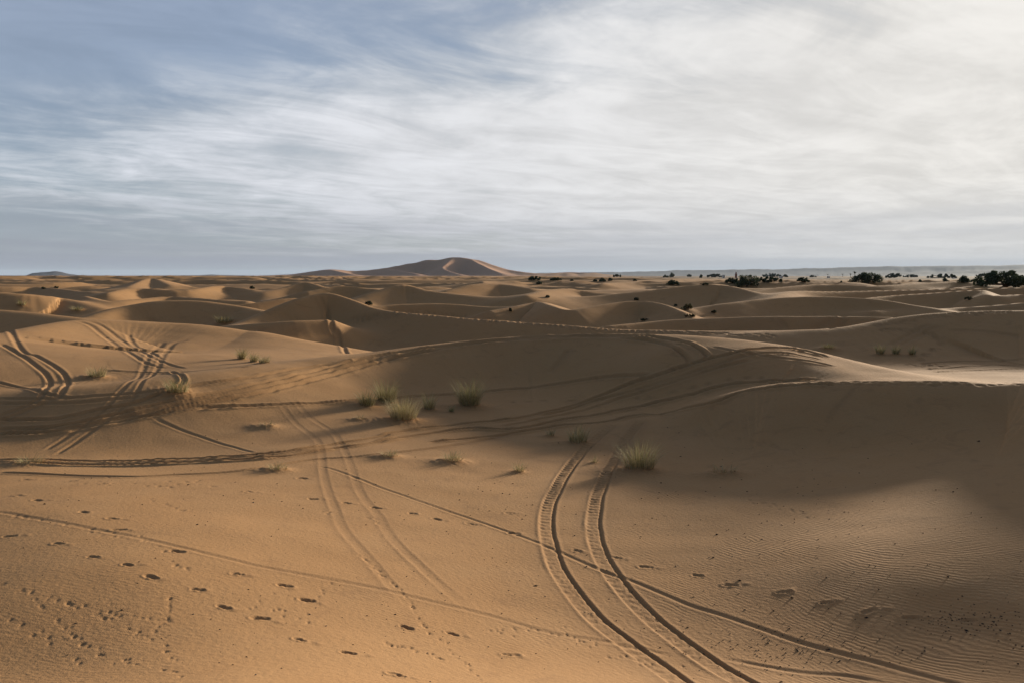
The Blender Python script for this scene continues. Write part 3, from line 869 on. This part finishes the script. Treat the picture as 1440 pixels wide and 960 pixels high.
at_w.data.foreach_set('value', np.r_[WEAR_SHADE[:, :cols].ravel(), 0].astype(np.float32))


# ------------------------------------------------------------------ materials
def mat(name):
    m = bpy.data.materials.new(name)
    m.use_nodes = True
    t = NT(m.node_tree)
    b = t.n('ShaderNodeBsdfPrincipled')
    o = t.n('ShaderNodeOutputMaterial')
    t.t.links.new(b.outputs[0], o.inputs[0])
    return m, t, b


def sand_material():
    m, t, b = mat('sand')
    geo = t.n('ShaderNodeNewGeometry')
    P = geo.outputs['Position']
    wear_shade = t.n('ShaderNodeAttribute', attribute_name='wear_shade').outputs['Fac']
    big = t.noise(P, 0.035, 3, .5)
    med = t.noise(P, 0.5, 4, .6)
    fine = t.noise(P, 9.0, 3, .7)
    grain = t.noise(P, 60.0, 2, .7)
    c = t.mix(t.ramp(big, .35, .65), (0.49, 0.262, 0.112, 1), (0.52, 0.275, 0.112, 1))
    c = t.mix(t.ramp(med, .3, .75, 0, .35), c, (0.54, 0.31, 0.145, 1))
    c = t.mix(t.ramp(fine, .45, .8, 0, .22), c, (0.32, 0.178, 0.085, 1))
    c = t.mix(t.ramp(grain, .6, .8, 0, .35), c, (0.20, 0.125, 0.075, 1))
    streak = t.noise(P, 0.9, 5, .65, 1.2)
    c = t.mix(t.ramp(streak, .52, .72, 0, .30), c, (0.30, 0.16, 0.075, 1))          # bands of darker mineral grains
    c = t.mix(t.m('MULTIPLY', wear_shade, .18), c, (0.25, 0.14, 0.068, 1))                # turned sand, with rut shade painted into its colour
    # the far dunes of the erg are redder sand
    ln = t.n('ShaderNodeVectorMath', operation='LENGTH')
    t.put(ln.inputs[0], P)
    far = t.ramp(ln.outputs['Value'], 900, 3800)
    c = t.mix(far, c, (0.54, 0.30, 0.18, 1))
    sx = t.n('ShaderNodeSeparateXYZ')
    t.put(sx.inputs[0], P)
    plain_ = t.m('MULTIPLY', t.ramp(t.m('DIVIDE', sx.outputs[0], t.m('MAXIMUM', sx.outputs[1], 1.0)), .02, .20), t.ramp(ln.outputs['Value'], 450, 1000))
    gr = t.noise(P, 0.012, 5, .6)
    c = t.mix(t.m('MULTIPLY', plain_, t.ramp(gr, .3, .62, .35, .95)), c, (0.20, 0.145, 0.095, 1))       # stony plain at right, dotted with scrub
    t.put(b.inputs['Base Color'], c)
    b.inputs['Roughness'].default_value = 0.92
    b.inputs['Specular IOR Level'].default_value = 0.12
    # wind ripples
    sp = t.n('ShaderNodeSeparateXYZ')
    t.put(sp.inputs[0], P)
    warp = t.noise(P, 0.22, 2, .5)
    warp2 = t.noise(P, 1.6, 2, .5)
    x_, y_ = sp.outputs[0], sp.outputs[1]
    side_ = t.ramp(x_, -3.0, 5.0)                        # ripple crests turn across the hollow
    pa = t.m('ADD', t.m('MULTIPLY', x_, 3.0), t.m('MULTIPLY', y_, 9.6))
    pb = t.m('ADD', t.m('MULTIPLY', x_, 7.5), t.m('MULTIPLY', y_, 5.0))
    ph_ = t.m('ADD', pa, t.m('MULTIPLY', warp, 16.0))
    ph_ = t.m('ADD', ph_, t.m('MULTIPLY', warp2, 2.6))
    ph2 = t.m('ADD', t.m('ADD', pb, t.m('MULTIPLY', warp, 15.0)), t.m('MULTIPLY', warp2, 2.4))
    s1 = t.m('SINE', t.m('MULTIPLY', ph_, 6.2))
    s2 = t.m('SINE', t.m('MULTIPLY', ph2, 6.0))
    rip = t.mix(side_, s1, s2, 'FLOAT')
    patch = t.m('MULTIPLY', t.ramp(t.noise(P, 0.16, 3, .55), .36, .60, .15, 1.0), t.ramp(x_, -6.0, 3.0, .30, 1.35))
    rip = t.m('MULTIPLY', t.m('MULTIPLY', rip, patch), t.m('SUBTRACT', 1.0, wear_shade, clamp=True))
    fade = t.ramp(ln.outputs['Value'], 45, 75, 1.0, 0.0)
    rip = t.m('MULTIPLY', rip, fade)
    hgt = t.m('ADD', t.m('MULTIPLY', rip, t.ramp(t.noise(P, 0.9, 3, .6), .3, .7, .0004, .0022)), t.m('MULTIPLY', fine, 0.014))
    hgt = t.m('ADD', hgt, t.m('MULTIPLY', grain, 0.003))
    bu = t.n('ShaderNodeBump')
    bu.inputs['Strength'].default_value = 1.0
    bu.inputs['Distance'].default_value = 1.0
    t.put(bu.inputs['Height'], hgt)
    t.put(b.inputs['Normal'], bu.outputs[0])
    return m


def plain(name, cols, scale=3.0, rough=.85, obj_random=0.0):
    m, t, b = mat(name)
    geo = t.n('ShaderNodeNewGeometry')
    n = t.noise(geo.outputs['Position'], scale, 3, .6)
    c = t.mix(t.ramp(n, .3, .7), cols[0] + (1,), cols[1] + (1,))
    if len(cols) > 2:
        n2 = t.noise(geo.outputs['Position'], scale * 3.7, 2, .6)
        c = t.mix(t.ramp(n2, .5, .75, 0, .8), c, cols[2] + (1,))
    t.put(b.inputs['Base Color'], c)
    b.inputs['Roughness'].default_value = rough
    b.inputs['Specular IOR Level'].default_value = 0.2
    return m


def see_through(m, amount):
    """thin leaves pass part of the light"""
    nt = m.node_tree
    b = nt.nodes['Principled BSDF']
    o = [n for n in nt.nodes if n.type == 'OUTPUT_MATERIAL'][0]
    tr = nt.nodes.new('ShaderNodeBsdfTranslucent')
    mx = nt.nodes.new('ShaderNodeMixShader')
    mx.inputs[0].default_value = amount
    nt.links.new(b.inputs['Base Color'].links[0].from_socket, tr.inputs['Color'])
    nt.links.new(b.outputs[0], mx.inputs[1])
    nt.links.new(tr.outputs[0], mx.inputs[2])
    nt.links.new(mx.outputs[0], o.inputs['Surface'])


M_SAND = sand_material()
M_GREEN = plain('grass_green', [(.23, .205, .085), (.32, .275, .12), (.44, .35, .18)], 14)
M_DRY = plain('grass_dry', [(.56, .45, .25), (.44, .35, .18), (.66, .56, .34)], 14)
M_DARK = plain('shrub_leaf', [(.040, .056, .028), (.064, .082, .040), (.100, .105, .055)], .8)
M_SHRUB = plain('bush_leaf', [(.060, .064, .032), (.095, .09, .045), (.15, .125, .065)], 3)
M_WOOD = plain('wood', [(.10, .075, .05), (.06, .045, .03)], 8)
M_ROCK = plain('far_rock', [(.115, .10, .10), (.095, .085, .088), (.14, .12, .112)], .0012)
M_CLAY = plain('red_clay', [(.34, .13, .09), (.28, .11, .08)], .6)
M_WHITE = plain('whitewash', [(.72, .68, .62), (.62, .58, .52)], .6)
M_DEBRIS = plain('debris', [(.035, .027, .020), (.07, .05, .035)], 30)
for m_ in (M_GREEN, M_DRY, M_SHRUB, M_DARK):
    see_through(m_, .22)
me.materials.append(M_SAND)
sand = bpy.data.objects.new('sand', me)
COL.objects.link(sand)
sand['kind'] = 'structure'


# ------------------------------------------------------------------ object helpers
def mesh_obj(name, verts, faces, material, parent=None, smooth=False):
    m = bpy.data.meshes.new(name)
    m.from_pydata([tuple(v) for v in verts], [], faces)
    m.materials.append(material)
    if smooth:
        m.polygons.foreach_set('use_smooth', np.ones(len(m.polygons), dtype=bool))
    m.update()
    o = bpy.data.objects.new(name, m)
    COL.objects.link(o)
    if parent:
        o.parent = parent
    return o


def thing(name, label, cat, loc, group=None, rz=0.0):
    o = bpy.data.objects.new(name, None)
    o.empty_display_size = .2
    COL.objects.link(o)
    o.location = loc
    o.rotation_euler = (0, 0, rz)
    o['label'] = label
    o['category'] = cat
    if group:
        o['group'] = group
    return o


def blades(n, hw, hh, w0, rs, spread=1.0, lean=0.0, flat=0.0):
    """curved tapering grass blades rooted near the origin"""
    V, F = [], []
    for _ in range(n):
        a = rs.uniform(0, 2 * math.pi)
        r = hw * .34 * math.sqrt(rs.uniform(0, 1))
        bx, by = r * math.cos(a), r * math.sin(a) * .8
        out = a + rs.normal(0, .5)
        L = hh * rs.uniform(.35, 1.15)
        tilt = min(abs(rs.normal(.42, .45)) * spread + .6 * r / hw + flat, 1.6)
        curl = rs.uniform(.3, 1.1)
        reach = L
        wdt = w0 * rs.uniform(.6, 1.3)
        px_, py_ = -math.sin(out), math.cos(out)
        pts = []
        x, y, z = bx, by, -0.04
        ang_ = tilt * .5
        for k in range(5):
            pts.append((x, y, z))
            st = reach / 4
            x += math.sin(ang_) * math.cos(out) * st + lean * st * k * .12
            y += math.sin(ang_) * math.sin(out) * st
            z += math.cos(ang_) * st
            ang_ = min(ang_ + curl * .33, 2.0)
        i0 = len(V)
        for k, (x, y, z) in enumerate(pts[:-1]):
            ww = wdt * (1 - k / 4.6) * .5
            V += [(x - px_ * ww, y - py_ * ww, z), (x + px_ * ww, y + py_ * ww, z)]
        V.append(pts[-1])
        for k in range(3):
            F.append((i0 + 2 * k, i0 + 2 * k + 1, i0 + 2 * k + 3, i0 + 2 * k + 2))
        F.append((i0 + 6, i0 + 7, i0 + 8))
    return V, F


for k, ((px, py, wpx, hpx, dry, nb, lab), P) in enumerate(zip(TUFTS, P_TUFT)):
    rs = np.random.default_rng(100 + k)
    D = P[1]
    hw, hh = 1.22 * wpx * D / FPX, 1.3 * hpx * D / FPX
    gz = ground(P[0], P[1])
    t = thing('grass_tuft', lab, 'grass tuft', (P[0], P[1], gz - .02), 'tufts of desert grass on the sand')
    flat = .55 if hpx < wpx * .38 else 0.0
    Lb = math.hypot(hh, hw * .30) * 1.12
    w0 = max(.006, .00046 * D)
    n1 = int(nb * (1 - dry) * 1.25) + 8
    n2 = int(nb * (dry + .25) * 1.25) + 8
    for nm, n_, ma in (('green_blades', n1, M_GREEN), ('dry_blades', n2, M_DRY)):
        V, F = blades(n_, hw, Lb * (1.0 if nm == 'green_blades' else .85), w0, rs, 1.0, .35 if px > 600 else .1, flat)
        o = mesh_obj(nm, V, F, ma, t)
        o['kind'] = 'stuff'


def leaf_cloud(centers, n, leaf, rs, zmin=0.0):
    """many small leaf faces spread through lumpy volumes"""
    V, F = [], []
    cs = np.array(centers)
    wts = cs[:, 3] ** 2
    wts = wts / wts.sum()
    idx = rs.choice(len(cs), n, p=wts)
    dirs = rs.normal(0, 1, (n, 3))
    dirs /= np.linalg.norm(dirs, axis=1)[:, None]
    rr = rs.uniform(.35, 1.05, n) ** .6
    pos = cs[idx, :3] + dirs * (cs[idx, 3] * rr)[:, None] * np.array([1, 1, .85])
    nrm = dirs + rs.normal(0, .7, (n, 3))
    nrm /= np.linalg.norm(nrm, axis=1)[:, None]
    aux = rs.normal(0, 1, (n, 3))
    t1 = np.cross(nrm, aux)
    t1 /= np.linalg.norm(t1, axis=1)[:, None] + 1e-9
    t2 = np.cross(nrm, t1)
    sz = leaf * rs.uniform(.5, 1.3, n)[:, None]
    pos[:, 2] = np.maximum(pos[:, 2], zmin + leaf * .3)
    A = pos - t1 * sz
    B = pos + t2 * sz * .55
    C_ = pos + t1 * sz
    Dd = pos - t2 * sz * .55
    V = np.stack([A, B, C_, Dd], 1).reshape(-1, 3)
    F = [(4 * i, 4 * i + 1, 4 * i + 2, 4 * i + 3) for i in range(n)]
    return V, F


def limb(V, F, a, b, r0, r1, seg=6):
    a, b = Vector(a), Vector(b)
    z = (b - a).normalized()
    x = z.orthogonal().normalized()
    y = z.cross(x)
    i0 = len(V)
    for c, r in ((a, r0), ((a + b) / 2 + x * r0 * .5, (r0 + r1) / 2), (b, r1)):
        for k in range(seg):
            an = 2 * math.pi * k / seg
            V.append(tuple(c + x * (r * math.cos(an)) + y * (r * math.sin(an))))
    for q in range(2):
        for k in range(seg):
            F.append((i0 + q * seg + k, i0 + q * seg + (k + 1) % seg, i0 + (q + 1) * seg + (k + 1) % seg, i0 + (q + 1) * seg + k))


def bushy(name, label, cat, group, loc, W, Hh, n, leaf, ma, rs, nclump=7):
    t = thing(name, label, cat, loc, group)
    cen = []
    rr = Hh * .42
    for q in range(nclump):
        u = (q + .5) / nclump * 2 - 1
        x = u * max(W / 2 - rr, W * .12) + rs.normal(0, W * .03)
        cap = math.sqrt(max(1 - (abs(u) * .85) ** 2, .1))
        cr = rr * rs.uniform(.6, 1.0) * (.55 + .45 * cap)
        cen.append((x, rs.normal(0, W * .14), max(cr * .7, Hh * rs.uniform(.3, .62) * cap), cr))
        cen.append((x + rs.normal(0, W * .05), rs.normal(0, W * .14), Hh * (.98 * cap) - cr * .55, cr * .6))
    for q in range(nclump // 2 + 1):
        cen.append((rs.uniform(-.42, .42) * W, rs.normal(0, W * .12), Hh * rs.uniform(.15, .3), rr * .55))
    V, F = leaf_cloud(cen, n, leaf, rs, -.02 * Hh)
    mesh_obj('crown', V, F, ma, t)
    V, F = [], []
    limb(V, F, (0, 0, -.1 * Hh), (rs.normal(0, .05) * W, 0, Hh * .35), W * .035, W * .02)
    for q in range(5):
        c = cen[rs.integers(0, len(cen))]
        limb(V, F, (0, 0, Hh * rs.uniform(0, .3)), (c[0], c[1], c[2]), W * .016, W * .006, 5)
    mesh_obj('trunk', V, F, M_WOOD, t, True)
    return t


for k, ((px, py, wpx, hpx, lab), P) in enumerate(zip(SHRUBS, P_SHRUB)):
    rs = np.random.default_rng(300 + k)
    W, Hh = wpx * P[1] / FPX, hpx * P[1] / FPX
    bushy('desert_shrub', lab, 'shrub', 'desert shrubs among the dunes', (P[0], P[1], ground(P[0], P[1]) - .03), W, Hh, 700, max(W * .035, .0009 * P[1]), M_SHRUB, rs, 5)

TC, TOK = cast([(t[0], t[1]) for t in TREES + PALMS], 120, 3000)
for k, (px, py, wpx, hpx, D, lab) in enumerate(TREES):
    if TOK[k]:
        D = float(TC[k][1])
    rs = np.random.default_rng(500 + k)
    P = at(px, py, D)
    gz = ground(P[0], P[1])
    W, top = 1.2 * wpx * D / FPX, float(at(px, py - hpx, D)[2])
    base = min(gz, P[2])
    Hh = max(top - base, hpx * D / FPX)
    n = 3200 if wpx > 28 else (1500 if wpx > 12 else 420)
    bushy('bushy_tree', lab, 'tree', 'dark trees and bushes on the plain', (P[0], P[1], base - .1), W, Hh, n, max(W * .022, .00075 * D), M_DARK, rs, 9 if wpx > 12 else 4)

for k, (px, py, wpx, hpx, D, lab) in enumerate(PALMS):
    if TOK[len(TREES) + k]:
        D = float(TC[len(TREES) + k][1])
    rs = np.random.default_rng(700 + k)
    P = at(px, py, D)
    gz = min(ground(P[0], P[1]), P[2])
    top = float(at(px, py - hpx, D)[2])
    Hh = top - gz
    W = wpx * D / FPX
    t = thing('date_palm', lab, 'palm', (P[0], P[1], gz), 'date palms far off on the plain')
    V, F = [], []
    limb(V, F, (0, 0, 0), (0, 0, Hh * .72), W * .07, W * .05)
    mesh_obj('trunk', V, F, M_WOOD, t, True)
    for q in range(11):
        a = q * 2 * math.pi / 11 + rs.normal(0, .1)
        V, F = [], []
        droop = rs.uniform(-.25, .5)
        for s_ in range(5):
            u = s_ / 4
            r_ = u * W * .55
            z_ = Hh * .72 + Hh * .28 * math.sin(u * 2.0 + .1) * (1 - droop) - droop * u * Hh * .18
            ww = W * .09 * (1 - u * .7)
            V += [(r_ * math.cos(a) - ww * math.sin(a), r_ * math.sin(a) + ww * math.cos(a), z_ - ww * .3), (r_ * math.cos(a) + ww * math.sin(a), r_ * math.sin(a) - ww * math.cos(a), z_ - ww * .3)]
        F = [(2 * s_, 2 * s_ + 1, 2 * s_ + 3, 2 * s_ + 2) for s_ in range(4)]
        mesh_obj('frond', V, F, M_DARK, t)


# ------------------------------------------------------------------ village tower and hut
def box(V, F, x0, x1, y0, y1, z0, z1, tap=0.0):
    i = len(V)
    V += [(x0, y0, z0), (x1, y0, z0), (x1, y1, z0), (x0, y1, z0), (x0 + tap, y0 + tap, z1), (x1 - tap, y0 + tap, z1), (x1 - tap, y1 - tap, z1), (x0 + tap, y1 - tap, z1)]
    F += [tuple(i + q for q in f) for f in ((0, 3, 2, 1), (4, 5, 6, 7), (0, 1, 5, 4), (1, 2, 6, 5), (2, 3, 7, 6), (3, 0, 4, 7))]


def part_box(name, parent, material, *a, tap=0.0):
    V, F = [], []
    box(V, F, *a, tap=tap)
    return mesh_obj(name, V, F, material, parent)


D = 1300
P = at(1035, 389.5, D)
gz = min(ground(P[0], P[1]), P[2])
th = float(at(1035, 382.8, D)[2]) - gz
hw = 2.6 * D / FPX / 2
t = thing('tower', 'slender red clay tower on the plain above the largest bushy tree', 'tower', (P[0], P[1], gz - .2))
part_box('shaft', t, M_CLAY, -hw, hw, -hw, hw, 0, th * .78, tap=hw * .08)
part_box('cornice', t, M_WHITE, -hw * 1.12, hw * 1.12, -hw * 1.12, hw * 1.12, th * .78, th * .82)
part_box('lantern', t, M_CLAY, -hw * .5, hw * .5, -hw * .5, hw * .5, th * .82, th)
part_box('window', t, M_DEBRIS, -hw * .2, hw * .2, -hw * 1.02, -hw * .9, th * .45, th * .6)
for (px, py, wd, hg, D, lab) in ((1017.5, 390, 3.2, 3.2, 1100, 'tiny whitewashed hut standing left of the red tower'),
                                 (1165, 391, 3.5, 2.2, 1250, 'pale low house on the plain between the two large dark bushes at right'),
                                 (1342, 393, 5, 2.2, 1000, 'pale low house in front of the long thicket at far right'),
                                 (1098, 390.5, 4.5, 2.2, 1350, 'pale low house right of the distant flat tree group')):
    P = at(px, py, D)
    gz = min(ground(P[0], P[1]), P[2])
    a, h_ = wd * D / FPX / 2, float(at(px, py - hg, D)[2]) - gz
    t = thing('house', lab, 'house', (P[0], P[1], gz - .2), 'small houses of the far village')
    m_ = M_WHITE
    part_box('wall', t, m_, -a, a, -a * .8, a * .8, 0, h_ * .9)
    part_box('roof', t, m_, -a * 1.05, a * 1.05, -a * .85, a * .85, h_ * .9, h_)
    part_box('door', t, M_WOOD, -a * .2, a * .15, -a * .83, -a * .78, 0, h_ * .5)
    part_box('window', t, M_DEBRIS, a * .4, a * .7, -a * .83, -a * .78, h_ * .35, h_ * .6)


# ------------------------------------------------------------------ far hills
def hills(name, xs, tops, D, depth, seed, n_across=14):
    """a range: eroded front rising to an uneven top, then a back slope"""
    xs = np.asarray(xs, float)
    n = int((xs[-1] - xs[0]) / 1.6)
    px = np.linspace(xs[0], xs[-1], n)
    py = np.interp(px, xs, tops)
    wob = (fbm(px / 26.0, px * 0 + seed, seed, 5, .55) - .5)
    prof = [(-1, -.02), (-.8, .10), (-.6, .24), (-.45, .36), (-.3, .52), (-.18, .70), (-.08, .90), (0, 1.0), (.15, 1.0), (.5, .96), (1.0, .6), (1.6, -.05)]
    V = []
    for q, (s, hf) in enumerate(prof):
        gul = .45 * (fbm(px / 24.0 + q * .12, px * 0 + seed * 3 + q * .35, seed + 5, 4, .5) - .5)
        for i in range(n):
            Dd = D + depth * (s + gul[i] * .7 * (1 - abs(hf)) + .1 * wob[i])
            top = float(CAMZ + (388 - (py[i] - wob[i] * 2.6 * min(1, max(388 - py[i], 0) / 6.0))) / FPX * D)
            rough = 1.0
            V.append(((px[i] - 720) / FPX * Dd, Dd, 1.0 + (top - 1.0) * hf * rough))
    F = []
    for q in range(len(prof) - 1):
        for i in range(n - 1):
            F.append((q * n + i, q * n + i + 1, (q + 1) * n + i + 1, (q + 1) * n + i))
    o = mesh_obj(name, V, F, M_ROCK, None, True)
    o['kind'] = 'structure'
    return o


hills('hills', [720, 760, 800, 870, 940, 1000, 1060, 1120, 1200, 1250, 1300, 1360, 1440, 1560, 1700, 1900], [386.5, 384.5, 384, 382.5, 381, 380, 379.5, 378, 376.5, 375, 375, 374, 373, 372, 373, 376], 17000, 2600, 4)
hills('hills', [1180, 1260, 1330, 1400, 1480, 1600, 1750], [386.5, 384, 383, 380.5, 379.5, 379, 381], 12500, 1200, 9)
hills('hills', [38, 48, 60, 76, 90, 100, 106, 112, 125], [388, 384.5, 382.8, 382.0, 383.4, 385.8, 386.4, 387.2, 388.2], 8200, 900, 15)
hills('hills', [-200, -60, 110, 118, 124, 170, 280, 300, 312, 360, 400, 412, 425], [386, 387.5, 388, 386.9, 387.6, 388, 387.4, 386.2, 387.0, 388, 386.6, 386.4, 388.2], 14500, 1200, 21)

# ------------------------------------------------------------------ droppings, twigs and dark grit lying on the sand
V, F = [], []
spots = []
for cx, cy, sx, sy, n in ((1090, 915, 60, 22, 120), (1357, 872, 45, 10, 130), (1200, 800, 160, 60, 90), (1300, 900, 130, 40, 120), (1000, 900, 60, 20, 40), (760, 660, 250, 40, 60),
                          (1120, 690, 140, 45, 50), (250, 700, 180, 40, 60), (700, 860, 260, 60, 90), (300, 880, 240, 50, 60), (640, 720, 200, 40, 40), (1150, 780, 220, 50, 110)):
    for _ in range(n):
        spots.append((cx + rng.normal(0, sx), cy + rng.normal(0, sy)))
spots = [p for p in spots if 5 < p[1] - 590 < 400 and -40 < p[0] < 1480]
SP, ok = cast(spots, 5, 80)
for (x, y, z), o_ in zip(SP, ok):
    if not o_:
        continue
    gz = ground(x, y)
    s_ = rng.uniform(.006, .016) * max(1.0, y / 18) * (1.7 if rng.random() < .08 else 1)
    i = len(V)
    a = rng.uniform(0, 6.28)
    el = rng.uniform(1, 2.0)
    for (u, v, q) in ((1, 0, .1), (0, 1, .1), (-1, 0, .1), (0, -1, .1), (.2, .1, .9), (-.3, -.2, .75)):
        u2 = u * el
        V.append((x + s_ * (u2 * math.cos(a) - v * math.sin(a)), y + s_ * (u2 * math.sin(a) + v * math.cos(a)), gz + s_ * q))
    F += [tuple(i + q for q in f) for f in ((0, 1, 4), (1, 2, 5, 4), (2, 3, 5), (3, 0, 4, 5))]
o = mesh_obj('grit', V, F, M_DEBRIS)
o['kind'] = 'stuff'
o['label'] = 'dark grit and droppings strewn over the foreground sand'
o['category'] = 'grit'

# ------------------------------------------------------------------ air
V, F = [], []
S = 70000
box(V, F, -S, S, -S, S, -12, 420)
hz = mesh_obj('haze', V, F, M_SAND)
hz['kind'] = 'stuff'
hz['label'] = 'thin bluish haze in the air over the desert'
hz['category'] = 'haze'
hm = bpy.data.materials.new('haze')
hm.use_nodes = True
ht = NT(hm.node_tree)
pv = ht.n('ShaderNodeVolumePrincipled')
pv.inputs['Color'].default_value = (.68, .82, 1.0, 1)
pv.inputs['Density'].default_value = 1.45e-5
pv.inputs['Anisotropy'].default_value = 0.0
ho = ht.n('ShaderNodeOutputMaterial')
ht.t.links.new(pv.outputs[0], ho.inputs['Volume'])
hz.data.materials.clear()
hz.data.materials.append(hm)
